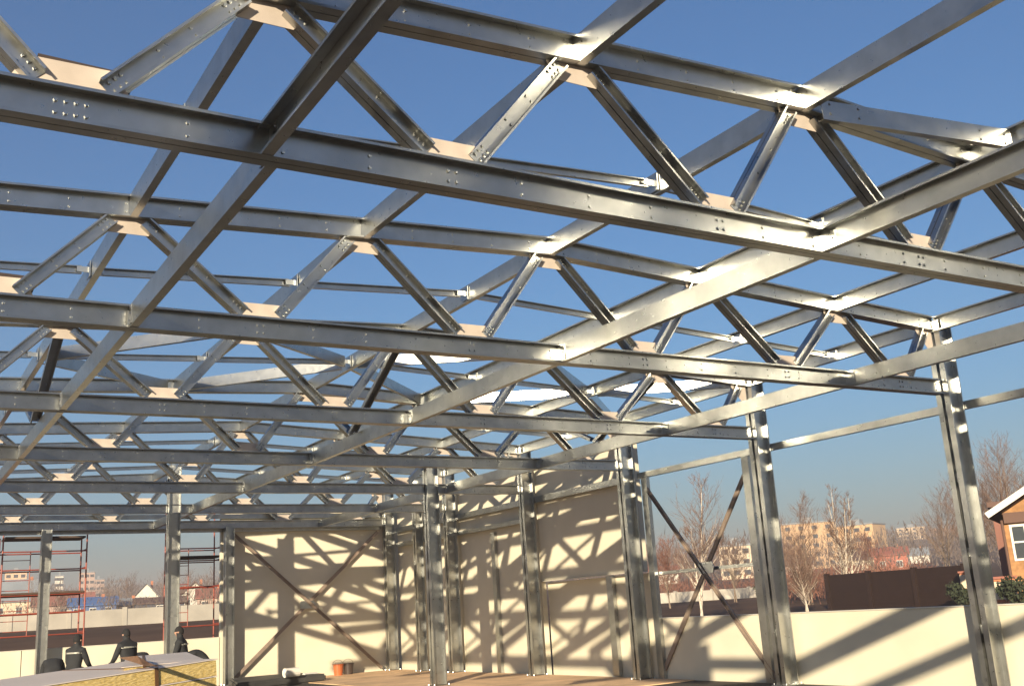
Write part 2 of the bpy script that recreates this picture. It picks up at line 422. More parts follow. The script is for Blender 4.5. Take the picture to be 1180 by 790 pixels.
for x, lb in ((9.78, 'end wall column at the left edge of the cream end panel'), (4.45, 'end wall column on the far left in front of the red scaffold')):
    column(x, TY[8] - .1, 3.05, .28, lb, 'columns of the far end wall')

# ------------------------------------------------------------------ right wall: girts, panels, low wall, X bracing
def girt(p0, p1, h, label, opn=(1, 0, 0)):
    p0, p1 = V(*p0), V(*p1); mid = (p0 + p1)/2; bm = bmesh.new(); channel(bm, p0 - mid, p1 - mid, h, .10, .02, UP, opn); fix(bm)
    o = link('wall_girt', bm, M['steel']); o.location = mid; tag(o, label, 'girt', 'horizontal rails of the walls')
girt((15.515, 3.0, 2.82), (15.515, T4 - .2, 2.88), .13, 'bare horizontal rail between the right-hand columns against the sky')
girt((15.515, T4 + .2, 2.86), (15.515, 33.2, 2.86), .16, 'upper horizontal rail along the tall cream panels')
girt((15.515, TY[6] + .2, 2.36), (15.515, 33.2, 2.36), .12, 'second horizontal rail on the far part of the cream wall')
girt((15.62, T3 + .5, .60), (15.62, T4 - .45, .60), .07, 'thin rail through the middle of the right-wall X brace')
def panel(name, lo, hi, label, group='cream wall panels', m='panel', ribs=None, edge=None):
    c = V((lo[0]+hi[0])/2, (lo[1]+hi[1])/2, lo[2]); root = empty(name, c, 0, label, 'wall panel', group)
    bm = bmesh.new(); box(bm, V(*lo) - c, V(*hi) - c); bmesh.ops.bevel(bm, geom=bm.edges[:], offset=.006, segments=1, affect='EDGES'); link('panel_sheet', bm, M[m], root)
    if edge == 'top':
        bm = bmesh.new(); l, h = V(*lo) - c, V(*hi) - c
        box(bm, (l.x - .012, l.y - .002, h.z + .002), (h.x + .012, h.y + .002, h.z + .022)); link('cap_flashing', bm, M['panel_edge'], root)
    if edge == 'bottom':
        bm = bmesh.new(); l, h = V(*lo) - c, V(*hi) - c
        box(bm, (l.x - .05, l.y + .01, -.03), (h.x + .002, h.y - .01, -.004)); link('drip_flashing', bm, M['panel_edge'], root)
    return root
PXA = 15.66
panel('sandwich_panel', (PXA, T4 + .06, .70), (PXA + .15, TY[6] - .01, 3.95), 'tall cream panel hung on the right wall, its lower edge above a recessed strip', edge='bottom')
panel('sandwich_panel', (PXA + .18, T4 + .06, -2.2), (PXA + .30, TY[6] - .01, .64), 'recessed lower cream panel under the first tall panel')
for k, lb in ((6, 'tall cream panel in the second bay of the right wall'), (7, 'tall cream panel of the right wall next to the far corner')):
    panel('sandwich_panel', (PXA, TY[k] + .01, -2.2), (PXA + .15, TY[k+1] - .01, 3.95), lb)
for k, lb in ((1, 'low cream parapet panel nearest the viewer at the right edge'), (2, 'low cream parapet panel beside the nearest right column'), (3, 'low cream parapet panel between the two nearest right columns'), (4, 'low cream parapet panel behind the X brace')):
    panel('low_wall_panel', (PXA - .05, TY[k] + .052, -2.3), (PXA + .08, TY[k+1] + .046, -.41), lb, 'low cream parapet panels', edge='top')
panel('shade_panel', (-.66, 1.7, 3.5), (-.51, 4.0, 4.45), 'unseen cream panel added at the left eave to shade the near lower beam')  # out of view, added only to keep sun off the near left beam
# end wall
panel('end_wall_panel', (9.62, 33.62, -2.2), (15.8, 33.77, 3.75), 'cream end wall panel crossed by an X brace and truss shadows')
for i, (a, b) in enumerate(((-2.5, 3.98), (4.0, 9.60))):
    panel('low_wall_panel', (a, 33.62, -2.3), (b, 33.77, -.30), ['low cream end parapet at the far left edge under the scaffold', 'low grey shaded end parapet behind the workers'][i], 'low cream parapet panels', edge='top')
girt((-1, 33.50, 3.02), (15.1, 33.50, 3.02), .18, 'header rail across the top of the end wall opening', (0, 1, 0))
girt((-1, 33.50, 3.42), (15.1, 33.50, 3.42), .14, 'upper header rail of the end wall above the opening', (0, 1, 0))
def stud(x, y, z0, z1, label, ax='y', w=.2):
    bm = bmesh.new(); channel(bm, (0, 0, 0), (0, 0, z1 - z0), w, .1, .02, (0, 1, 0) if ax == 'y' else (1, 0, 0), (1, 0, 0) if ax == 'y' else (0, 1, 0)); fix(bm)
    o = link('wall_stud', bm, M['steel']); o.location = (x, y, z0); tag(o, label, 'stud', 'secondary wall studs')
stud(15.505, T3 + .66, FLOOR, 2.80, 'secondary stud beside the second column at the right side of the X brace')
stud(15.505, T4 - .45, FLOOR, 2.80, 'secondary stud beside the panel-edge column at the left side of the X brace')
stud(PXA + .06, 21.4, -1.7, .66, 'short stud under the first tall cream panel', w=.24)
stud(PXA - .11, 26.7, FLOOR, 2.2, 'dark stud against the cream wall right of the inner column')
def xbrace(name, c, arms, label, nrm):
    root = empty(name, c, 0, label, 'cross brace', 'X braces of the walls')
    for a, b in arms:
        a, b = V(*a) - V(*c), V(*b) - V(*c); bm = bmesh.new(); d = (b - a).normalized()
        u = V(*nrm).cross(d)
        channel(bm, a, b, .10, .045, .012, u, nrm); fix(bm); link('brace_arm', bm, M['primer'], root)
        nrm = tuple(-k for k in nrm)
    bm = bmesh.new(); n = V(*nrm); u = V(0, 1, 0) if abs(n.x) > .5 else V(1, 0, 0)
    extrude_poly(bm, [(-.22,-.12),(.22,-.12),(.28,0),(.22,.12),(-.22,.12),(-.28,0)], -n*.008, n*.008, u, V(0, 0, 1)); fix(bm)
    link('centre_plate', bm, M['steel'], root)
xbrace('cross_brace', (15.55, 17.62, .62), (((15.548, T4 - .5, 2.55), (15.548, T3 + .50, -1.62)), ((15.556, T3 + .72, 2.5), (15.556, T4 - .42, -1.62))), 'steel X brace in the open bay of the right wall, trees behind it', (-1, 0, 0))
xbrace('cross_brace', (12.4, 33.42, .55), (((9.95, 33.41, 2.85), (14.95, 33.41, -1.62)), ((14.95, 33.43, 2.85), (9.95, 33.43, -1.62))), 'steel X brace in front of the cream end wall', (0, -1, 0))

# ------------------------------------------------------------------ materials and people on the floor
ins = bpy.data.materials.new('mineral_wool'); ins.use_nodes = True
n = ins.node_tree.nodes; l = ins.node_tree.links; b = n['Principled BSDF']; b.inputs['Roughness'].default_value = .95; b.inputs['Specular IOR Level'].default_value = .1
tc = n.new('ShaderNodeTexCoord'); nz = n.new('ShaderNodeTexNoise'); nz.inputs['Scale'].default_value = 30; nz.inputs['Detail'].default_value = 8
mp = n.new('ShaderNodeMapping'); mp.inputs['Scale'].default_value = (1, 1, 4); l.new(tc.outputs['Object'], mp.inputs[0]); l.new(mp.outputs[0], nz.inputs['Vector'])
rp = n.new('ShaderNodeValToRGB'); rp.color_ramp.elements[0].color = (.46, .33, .11, 1); rp.color_ramp.elements[1].color = (.68, .54, .26, 1); rp.color_ramp.elements[0].position = .3; rp.color_ramp.elements[1].position = .7
l.new(nz.outputs['Fac'], rp.inputs[0]); l.new(rp.outputs[0], b.inputs['Base Color'])
bp = n.new('ShaderNodeBump'); bp.inputs['Strength'].default_value = .6; bp.inputs['Distance'].default_value = .02; l.new(nz.outputs['Fac'], bp.inputs['Height']); l.new(bp.outputs[0], b.inputs['Normal'])
M['wool'] = ins
M['facing'] = mat('pale_panel_facing', (.62, .55, .50), .5, 0, .04, 2)
M['greyface'] = mat('grey_panel_facing', (.40, .42, .45), .4, .3, .04, 2)
M['strap'] = mat('brown_strap', (.10, .05, .02), .6)
M['card'] = mat('brown_cardboard', (.34, .20, .12), .8)
def prism(bm, foot, z0, z1):
    a = [bm.verts.new((x, y, z0)) for x, y in foot]; b2 = [bm.verts.new((x, y, z1)) for x, y in foot]; k = len(a)
    for i in range(k): bm.faces.new((a[i], a[(i+1)%k], b2[(i+1)%k], b2[i]))
    bm.faces.new(a[::-1]); bm.faces.new(b2)
    fix(bm)
ZS = -.2
F1 = V(2.06, 7.30, ZS); F3 = V(.54, 6.77, -.287)
ex = (F3 - F1).normalized(); ey = V(0, 0, 1).cross(ex); ey = -ey if ey.y < 0 else ey; ey.normalize(); ez = ey.cross(ex); ez = -ez if ez.z < 0 else ez
def wool_pack(origin, ex, ey, ez, ln, wd, n, label, layers_to):
    root = empty('insulation_stack', (origin.x, origin.y, FLOOR), 0, label, 'insulation', 'stacked insulation panels')
    Mx = Matrix(((ex.x, ey.x, ez.x, 0), (ex.y, ey.y, ez.y, 0), (ex.z, ey.z, ez.z, origin.z - FLOOR), (0, 0, 0, 1)))
    rnd = random.Random(3)
    bm = bmesh.new(); box(bm, (-.01, -.01, -.006), (ln, wd + .01, 0), Mx); fix(bm); link('top_sheet', bm, M['facing'], root)
    z = -.008
    for k in range(n):
        sh, se = rnd.uniform(-.008, .008), rnd.uniform(-.01, .01)
        bm = bmesh.new(); box(bm, (se, sh, z - .098), (ln - .02, wd + sh, z - .002), Mx); fix(bm); link('wool_layer', bm, M['wool'], root)
        bm = bmesh.new(); box(bm, (se - .004, sh - .004, z - .1065), (ln - .02, wd, z - .1), Mx); fix(bm); link('facing_sheet', bm, M['facing'], root)
        z -= .1085
    bm = bmesh.new(); box(bm, (.44, -.016, z), (.465, -.011, .003), Mx); box(bm, (.44, -.011, .0005), (.465, wd, .003), Mx); fix(bm); link('strap', bm, M['strap'], root)
    return root
wool_pack(F1, ex, ey, ez, 2.6, 1.15, 12, 'front stack of yellow mineral wool panels with a pale top sheet and a strap', 12)
ex2 = V(-.94, -.34, 0).normalized(); ey2 = V(.21, .98, 0).normalized()
wool_pack(V(2.04, 7.52, ZS - .006), ex2, ey2, V(0, 0, 1), .62, 3.1, 12, 'back stack of mineral wool panels, its pale top just behind the front stack', 12)
def onz(px, py, z): v = at(px, py, 10); return v * (z / v.z)
g = [onz(136, 757, ZS + .012), onz(158, 755, ZS + .05), onz(172, 763, ZS + .02), onz(184, 768, ZS + .01), onz(165, 766, ZS + .01)]
c = sum(g, V(0,0,0)) / 5
bm = bmesh.new(); bm.faces.new([bm.verts.new(p - c) for p in g])
bmesh.ops.solidify(bm, geom=bm.faces[:], thickness=.006)
o = link('cardboard_scrap', bm, M['card']); o.location = c; tag(o, 'torn brown cardboard scrap lying on the pale top sheet', 'cardboard')

bm = bmesh.new(); prism(bm, [(-1.6, -2.0), (1.35, -1.2), (1.2, 1.0), (-.9, 1.05)], 0, .22); bmesh.ops.bevel(bm, geom=bm.edges[:], offset=.05, segments=2, affect='EDGES')
o = link('membrane_bundle', bm, M['dark']); o.location = (10.6, 31.9, FLOOR); tag(o, 'dark folded membrane lying on the floor before the end wall', 'membrane')
for i, (x, y, cc, lb) in enumerate(((10.75, 30.3, 'white', 'small white roll on the left lying at the edge of the dark membrane'), (11.65, 31.2, 'white', 'small white roll on the right lying at the edge of the dark membrane'))):
    bm = bmesh.new(); tube(bm, [(-.22, 0, .13), (.22, .1, .13)], [.13, .13], 14); tube(bm, [(-.24, -.004, .13), (-.222, 0, .13)], [.05, .05], 10)
    o = link('material_roll', bm, M[cc]); o.location = (x, y, FLOOR + (.22 if i == 0 else .0)); tag(o, lb, 'roll', 'white rolls by the membrane')
M['bucket'] = mat('orange_plastic', (.45, .12, .04), .5); M['darkbucket'] = mat('dark_plastic', (.05, .035, .03), .5)
for x, y, cc, lb in ((13.25, 33.0, 'bucket', 'orange bucket on the floor by the end wall'), (13.62, 33.05, 'darkbucket', 'dark bucket on the floor by the end wall')):
    root = empty('bucket', (x, y, FLOOR), 0, lb, 'bucket', 'buckets by the end wall')
    bm = bmesh.new(); tube(bm, [(0,0,0),(0,0,.36)], [.13,.17], 16, cap=False); tube(bm, [(0,0,.005),(0,0,.012)], [.13,.13], 16); tube(bm, [(0,0,.34),(0,0,.36)], [.185,.185], 16, cap=False); link('pail', bm, M[cc], root)
    bm = bmesh.new(); tube(bm, [(.175*math.cos(t), .04, .35 + .14*math.sin(t)) for t in [k*math.pi/8 for k in range(9)]], [.006]*9, 5); link('handle', bm, M['strap'], root)

# people: skin-modifier bodies
def person(x, y, rz, pose, label, h=1.74, group='workers in dark coveralls'):
    root = empty('person', (x, y, FLOOR), rz, label, 'person', group)
    s = h / 1.74
    J = {}; E = []
    def j(n, p, r, par=None):
        J[n] = (Vector(p) * s, r * s)
        if par: E.append((par, n))
    if pose == 'stand':
        lean = 0.06
        j('pel', (0, 0, .95), .15); j('waist', (0, .0, 1.10), .145, 'pel'); j('chest', (0, lean, 1.30), .17, 'waist'); j('upper', (0, lean, 1.42), .13, 'chest'); j('neck', (0, lean + .02, 1.52), .06, 'upper')
        j('head', (0, lean + .05, 1.61), .092, 'neck'); j('crown', (0, lean + .05, 1.67), .085, 'head')
        for sd in (-1, 1):
            t = 'l' if sd < 0 else 'r'
            j('sh'+t, (sd*.19, lean, 1.41), .08, 'upper'); j('el'+t, (sd*.27, lean + .08, 1.13), .058, 'sh'+t); j('wr'+t, (sd*.17, lean + .30, 1.03), .042, 'el'+t); j('ha'+t, (sd*.13, lean + .40, 1.03), .035, 'wr'+t)
            j('hp'+t, (sd*.10, 0, .88), .11, 'pel'); j('kn'+t, (sd*.12, .03, .48), .075, 'hp'+t); j('an'+t, (sd*.13, 0, .09), .055, 'kn'+t); j('to'+t, (sd*.15, .18, .05), .045, 'an'+t)
        hd, cr = J['head'][0], J['crown'][0]; stripe_z = 1.34
    else:   # bending forward, back rounded upward
        j('pel', (0, -.05, .92), .15); j('waist', (0, .08, 1.07), .15, 'pel'); j('chest', (0, .26, 1.17), .17, 'waist'); j('upper', (0, .38, 1.16), .13, 'chest'); j('neck', (0, .47, 1.12), .065, 'upper')
        j('head', (0, .55, 1.06), .092, 'neck'); j('crown', (0, .61, 1.03), .085, 'head')
        for sd in (-1, 1):
            t = 'l' if sd < 0 else 'r'
            j('sh'+t, (sd*.19, .36, 1.13), .08, 'upper'); j('el'+t, (sd*.24, .42, .84), .058, 'sh'+t); j('wr'+t, (sd*.17, .55, .62), .042, 'el'+t); j('ha'+t, (sd*.15, .60, .54), .035, 'wr'+t)
            j('hp'+t, (sd*.11, -.04, .86), .115, 'pel'); j('kn'+t, (sd*.15, .08, .48), .075, 'hp'+t); j('an'+t, (sd*.15, 0, .09), .055, 'kn'+t); j('to'+t, (sd*.17, .18, .05), .045, 'an'+t)
        hd, cr = J['head'][0], J['crown'][0]
    for sd in (-1, 1):       # fingers
        t = 'l' if sd < 0 else 'r'; b0 = J['ha'+t][0]; d = (b0 - J['wr'+t][0]).normalized()
        for k, (off, ln) in enumerate(((-.027, .07), (-.009, .085), (.009, .08), (.027, .06))):
            J['f%s%d' % (t, k)] = (b0 + d * ln * .55 + V(off, 0, -.01), .009); J['g%s%d' % (t, k)] = (b0 + d * ln + V(off, 0, -.045), .008)
            E.append(('ha'+t, 'f%s%d' % (t, k))); E.append(('f%s%d' % (t, k), 'g%s%d' % (t, k)))
        J['th'+t] = (b0 + V(-sd*.045, .02, -.01), .011); E.append(('ha'+t, 'th'+t))
    names = list(J); me = bpy.data.meshes.new('body'); bm = bmesh.new(); lay = bm.verts.layers.skin.verify(); vs = {}
    for k in names:
        v = vs[k] = bm.verts.new(J[k][0]); r = J[k][1]
        v[lay].radius = (r * 1.25, r * .85) if k in ('pel', 'waist', 'chest', 'upper') else (r, r)
        if k == 'pel': v[lay].use_root = True
    for a, b2 in E: bm.edges.new((vs[a], vs[b2]))
    bm.to_mesh(me); bm.free()
    o = bpy.data.objects.new('body', me); col.objects.link(o); o.parent = root
    me.materials.append(M['coverall'])
    sk = o.modifiers.new('Skin', 'SKIN'); sk.use_smooth_shade = True
    o.modifiers.new('Sub', 'SUBSURF').levels = 1; o.modifiers['Sub'].render_levels = 2
    # head with face and a knitted cap
    ax = (cr - hd).normalized() if pose == 'stand' else V(0, .3, .95).normalized()
    fw = V(0, 1, 0) if pose == 'stand' else V(0, .9, -.4).normalized()
    bm = bmesh.new(); bmesh.ops.create_uvsphere(bm, u_segments=20, v_segments=14, radius=1)
    side = fw.cross(ax).normalized(); fw = ax.cross(side).normalized()
    hc = hd + ax * .03
    for v in bm.verts:
        p = v.co.copy(); w = .078 * (1 - .18 * max(0, -p.z)); v.co = hc + side * p.x * w + fw * p.y * .098 + ax * p.z * .122
    bmesh.ops.create_cone(bm, cap_ends=True, segments=6, radius1=.016, radius2=.008, depth=.04, matrix=Matrix.Translation(hc + fw * .10 - ax * .01))
    for sd in (-1, 1):
        bmesh.ops.create_uvsphere(bm, u_segments=8, v_segments=6, radius=.022, matrix=Matrix.Translation(hc + side * sd * .078 - ax * .005))
    link('head', bm, M['skin'], root, True)
    bm = bmesh.new()
    for sd in (-1, 1): bmesh.ops.create_uvsphere(bm, u_segments=8, v_segments=6, radius=.011, matrix=Matrix.Translation(hc + side * sd * .032 + fw * .088 + ax * .012))
    box(bm, (-.022, -.004, -.004), (.022, .004, .004), Matrix.Translation(hc + fw * .094 - ax * .055))
    link('facial_features', bm, M['capcloth'], root)
    bm = bmesh.new(); bmesh.ops.create_uvsphere(bm, u_segments=20, v_segments=14, radius=1)
    bmesh.ops.delete(bm, geom=[v for v in bm.verts if v.co.z < -.12 and v.co.y > -.3 or v.co.z < -.45], context='VERTS')
    for v in bm.verts:
        p = v.co.copy(); v.co = hc + side * p.x * .09 + fw * p.y * .11 + ax * (p.z * .13 + .008)
    link('knit_cap', bm, M['capcloth'], root, True)
    if pose == 'stand':
        bm = bmesh.new(); cz = J['chest'][0]; k = 20; ra = []
        for z, e in ((.05, .0), (.085, -.004)):
            ra.append([bm.verts.new((cz.x + (.226 + e) * math.cos(2*math.pi*i/k) * s, cz.y + (.160 + e) * math.sin(2*math.pi*i/k) * s, cz.z + z)) for i in range(k)])
        for i in range(k): bm.faces.new((ra[0][i], ra[0][(i+1)%k], ra[1][(i+1)%k], ra[1][i]))
        bmesh.ops.solidify(bm, geom=bm.faces[:], thickness=.006)
        link('reflective_band', bm, M['stripe'], root)
    return root
person(4.16, 26.0, R(-48), 'stand', 'worker in dark coveralls with a pale shoulder band, leftmost of the standing three')
person(5.36, 26.1, R(28), 'stand', 'worker in dark coveralls with a pale shoulder band, standing in the middle of three', 1.80)
person(6.58, 26.0, R(62), 'stand', 'worker in dark coveralls standing just right of the free inner column', 1.78)
person(3.95, 27.5, R(-8), 'bend', 'worker bending forward in black, by the far left end wall column')
person(6.05, 27.5, R(15), 'bend', 'worker bending forward in black, just left of the free inner column')
person(7.12, 26.0, R(80), 'bend', 'worker bending forward in black, beside the end wall column at right of the group')

# ------------------------------------------------------------------ red scaffolds outside the end wall
def scaffold(x0, x1, y0, y1, zb, levels, ztp, label, deck=None, braces=True):
    root = empty('scaffold', ((x0+x1)/2, (y0+y1)/2, zb), 0, label, 'scaffold', 'red scaffolds outside the end wall')
    o = V((x0+x1)/2, (y0+y1)/2, zb)
    for x in (x0, x1):
        for y in (y0, y1):
            bm = bmesh.new(); tube(bm, [V(x, y, zb) - o, V(x, y, ztp) - o], [.024, .024], 8); link('upright', bm, M['red_scaffold'], root)
    for z in levels:
        for y in (y0, y1):
            bm = bmesh.new(); tube(bm, [V(x0, y, z) - o, V(x1, y, z) - o], [.02, .02], 8); link('ledger', bm, M['red_scaffold'], root)
        for x in (x0, x1):
            bm = bmesh.new(); tube(bm, [V(x, y0, z + .05) - o, V(x, y1, z + .05) - o], [.02, .02], 8); link('transom', bm, M['red_scaffold'], root)
    for z in (deck or []):
        bm = bmesh.new(); box(bm, V(x0 + .05, y0 - .05, z) - o, V(x1 - .05, y1 + .05, z + .06) - o); link('deck', bm, M['plank'], root)
    bm = bmesh.new(); xm = x0 + (x1 - x0) * .33
    for x in (x0 + .02, xm):
        tube(bm, [V(x, y0 + .1, levels[0]) - o, V(x, y0 + .1, levels[-1]) - o], [.015, .015], 6)
    k = levels[0] + .15
    while k < levels[-1] - .1:
        tube(bm, [V(x0 + .02, y0 + .1, k) - o, V(xm, y0 + .1, k) - o], [.012, .012], 6); k += .3
    link('ladder_frame', bm, M['red_scaffold'], root)
    return root
scaffold(3.55, 5.95, 35.6, 36.6, -1.9, [.1, .75, 1.30, 2.05, 2.6], 3.1, 'tall red scaffold on the far left with a dark plank deck', deck=[1.32, 3.0])
scaffold(8.65, 10.3, 35.8, 36.8, -1.9, [.1, 1.35, 2.2, 2.6], 3.9, 'red scaffold beside the left edge of the cream end wall', deck=[2.3])

# ------------------------------------------------------------------ the surroundings
def house(px, d, w, dep, h, rh, wall, roof, label, rz=None, base=None, gable='x', win=2, cat='house', group='houses beyond the site'):
    p = at(px, 690, d); z = ground(p.x, p.y) if base is None else base
    rz = -math.atan2(p.x, p.y) if rz is None else rz
    root = empty('house', (p.x, p.y, z - .3), rz, label, cat, group)
    bm = bmesh.new(); box(bm, (-w/2, -dep/2, 0), (w/2, dep/2, h))
    if gable == 'x': extrude_poly(bm, [(-dep/2, h), (dep/2, h), (0, h + rh*.97)], (-w/2 + .01, 0, 0), (w/2 - .01, 0, 0), (0, 1, 0), (0, 0, 1))
    elif gable == 'y': extrude_poly(bm, [(-w/2, h), (w/2, h), (0, h + rh*.97)], (0, -dep/2 + .01, 0), (0, dep/2 - .01, 0), (1, 0, 0), (0, 0, 1))
    fix(bm); link('wall', bm, wall, root)
    bm = bmesh.new(); ov = .5; t = .18
    if gable == 'x': extrude_poly(bm, [(-dep/2 - ov, h - .35*rh/dep*2), (0, h + rh), (dep/2 + ov, h - .35*rh/dep*2), (dep/2 + ov, h - .35*rh/dep*2 + t), (0, h + rh + t*1.2), (-dep/2 - ov, h - .35*rh/dep*2 + t)], (-w/2 - ov, 0, .03), (w/2 + ov, 0, .03), (0, 1, 0), (0, 0, 1))
    elif gable == 'y': extrude_poly(bm, [(-w/2 - ov, h - .35*rh/w*2), (0, h + rh), (w/2 + ov, h - .35*rh/w*2), (w/2 + ov, h - .35*rh/w*2 + t), (0, h + rh + t*1.2), (-w/2 - ov, h - .35*rh/w*2 + t)], (0, -dep/2 - ov, .03), (0, dep/2 + ov, .03), (1, 0, 0), (0, 0, 1))
    else: box(bm, (-w/2 - .2, -dep/2 - .2, h + .01), (w/2 + .2, dep/2 + .2, h + .3))
    fix(bm); rf = link('roof', bm, roof, root)
    if rh > 1 and gable in 'xy':
        bm = bmesh.new(); box(bm, (w*.18, -.3, h + rh*.5), (w*.18 + .6, .3, h + rh + .7)); link('chimney', bm, M['brick'], rf)
    for i in range(win):
        x = -w/2 + w * (i + .5) / win; zz = h * .5
        bm = bmesh.new()
        box(bm, (x - .62, -dep/2 - .05, zz - .72), (x + .62, -dep/2 - .004, zz + .72)); wf = link('window', bm, M['white'], root)
        bm = bmesh.new(); box(bm, (x - .53, -dep/2 - .07, zz - .62), (x - .03, -dep/2 - .052, zz + .62)); box(bm, (x + .03, -dep/2 - .07, zz - .62), (x + .53, -dep/2 - .052, zz + .62)); link('pane', bm, M['glass'], wf)
    return root
def cm(n, c, **k):
    if n not in M: M[n] = mat(n, c, k.pop('rough', .75), 0, .1, .4, **k)
    return M[n]
blue = cm('blue_roof_sheet', (.06, .14, .34)); greyroof = cm('grey_roof', (.22, .25, .28)); redroof = cm('red_roof', (.28, .10, .07)); brownroof = cm('brown_roof', (.11, .06, .045))
cream = cm('cream_render', (.62, .52, .38)); tan = cm('tan_brick', (.52, .34, .19)); whitew = cm('white_wall', (.70, .66, .58)); pinkw = cm('pinkish_wall', (.46, .33, .27))
house(107, 230, 8.5, 9, 2.4, 1.5, cm('blue_wall', (.07, .13, .30)), blue, 'low building with a bright blue sheet roof', gable='x', win=3)
house(168, 300, 6.0, 7, 3.6, 3.4, whitew, greyroof, 'white gabled house right of the blue roofed building', gable='y', win=2)
house(22, 260, 11, 8, 4.2, 4.4, cream, greyroof, 'cream house with a pale grey blue roof behind the left scaffold', win=3)
house(62, 250, 8, 7, 3.0, 2.2, pinkw, redroof, 'pinkish house with a red roof behind the left scaffold', win=2)
house(184, 220, 9, 6, 2.2, 1.0, cm('dark_blue_wall', (.05, .06, .09)), brownroof, 'dark low shed right of the white gabled house', win=1)
house(143, 235, 8, 6, 2.2, 1.2, cm('slate_wall', (.10, .11, .14)), greyroof, 'slate coloured low shed between the blue roof and white house', win=1)
house(224, 280, 6.5, 7, 3.6, 3.0, whitew, brownroof, 'white house seen through the right-hand scaffold', gable='y', win=2)
house(244, 240, 6.0, 6, 2.8, 1.8, pinkw, redroof, 'red roofed house at the left edge of the cream end wall', win=2)
house(205, 360, 9, 7, 3.2, 2.6, cream, brownroof, 'cream house with a brown roof behind the free inner column', win=2)
house(90, 370, 9, 7, 3.2, 2.6, cream, redroof, 'small cream house behind the blue roofed building', win=2)
house(768, 300, 8, 6, 3.0, 2.0, whitew, redroof, 'white house behind the left half of the right-wall X brace', win=2)
house(858, 320, 9, 7, 3.2, 2.0, pinkw, brownroof, 'pinkish house just left of the second right-hand column', win=2)
house(1003, 330, 8, 7, 3.2, 2.2, cream, brownroof, 'cream house with a brown roof above the brown fence, on its left part', win=2)
house(1033, 250, 7, 6, 4.0, 1.6, cm('red_wall', (.36, .12, .08)), redroof, 'small red house above the middle of the brown fence', win=2)
house(1062, 400, 9, 7, 3, 2.4, whitew, greyroof, 'white house with a grey roof on the slope above the brown fence', win=2)
house(925, 300, 8, 7, 3.0, 1.8, pinkw, brownroof, 'pinkish house among bare trees left of the brown fence', win=2)

def apartment(px, d, pytop, pxw, dep, wallcol, label, pybase=None, rz=0.0):
    p = at(px, pytop, d); zg = ground(p.x, p.y); w = pxw * d / 1205.5; h = p.z - zg
    root = empty('apartment_block', (p.x, p.y, zg - 1), -math.atan2(p.x, p.y) + rz, label, 'apartment block', 'far apartment blocks')
    bm = bmesh.new(); box(bm, (-w/2, -dep/2, 0), (w/2, dep/2, h + 1)); link('wall', bm, wallcol, root)
    bm = bmesh.new(); box(bm, (-w/2 - .3, -dep/2 - .3, h + 1.01), (w/2 + .3, dep/2 + .3, h + 1.5)); box(bm, (-w*.1, -2, h + 1.51), (w*.1, 2, h + 3.5)); link('roof', bm, greyroof, root)
    nx = max(3, min(12, int(w / 4))); nz = max(3, min(8, int(h / 3)))
    for i in range(nx):
        for k in range(nz):
            x = -w/2 + w * (i + .5) / nx; z = 1 + h * (k + .5) / nz
            bm = bmesh.new(); box(bm, (x - .9, -dep/2 - .12, z - .7), (x + .9, -dep/2 - .02, z + .7)); link('window', bm, M['glass'], root)
apartment(930, 420, 604, 56, 14, tan, 'broad tan apartment block behind bare trees, left of the tall birch clump')
apartment(988, 430, 606, 46, 14, cm('peach_brick', (.60, .40, .22)), 'peach apartment block right of the tall birch clump', rz=R(-20))
apartment(1049, 820, 608, 28, 16, cm('pale_peach', (.66, .50, .33)), 'pale peach block alone on top of the wooded hill')
apartment(1090, 900, 608, 34, 14, cm('orange_brick', (.58, .33, .17)), 'low orange block on the hill at the right, beside the nearest column')
apartment(846, 320, 630, 34, 12, cm('pale_block', (.68, .56, .42)), 'pale flat block seen between the X brace and the second column')
apartment(100, 620, 660, 15, 14, pinkw, 'hazy pinkish tower at the right edge of the left scaffold')
apartment(18, 560, 660, 20, 14, cm('lit_peach', (.66, .46, .30)), 'hazy peach tower near the left edge of the photo')
apartment(68, 640, 664, 8, 12, whitew, 'slim white tower behind the left scaffold')
apartment(113, 700, 668, 12, 14, pinkw, 'second hazy pinkish tower, lower, just right of the left scaffold')

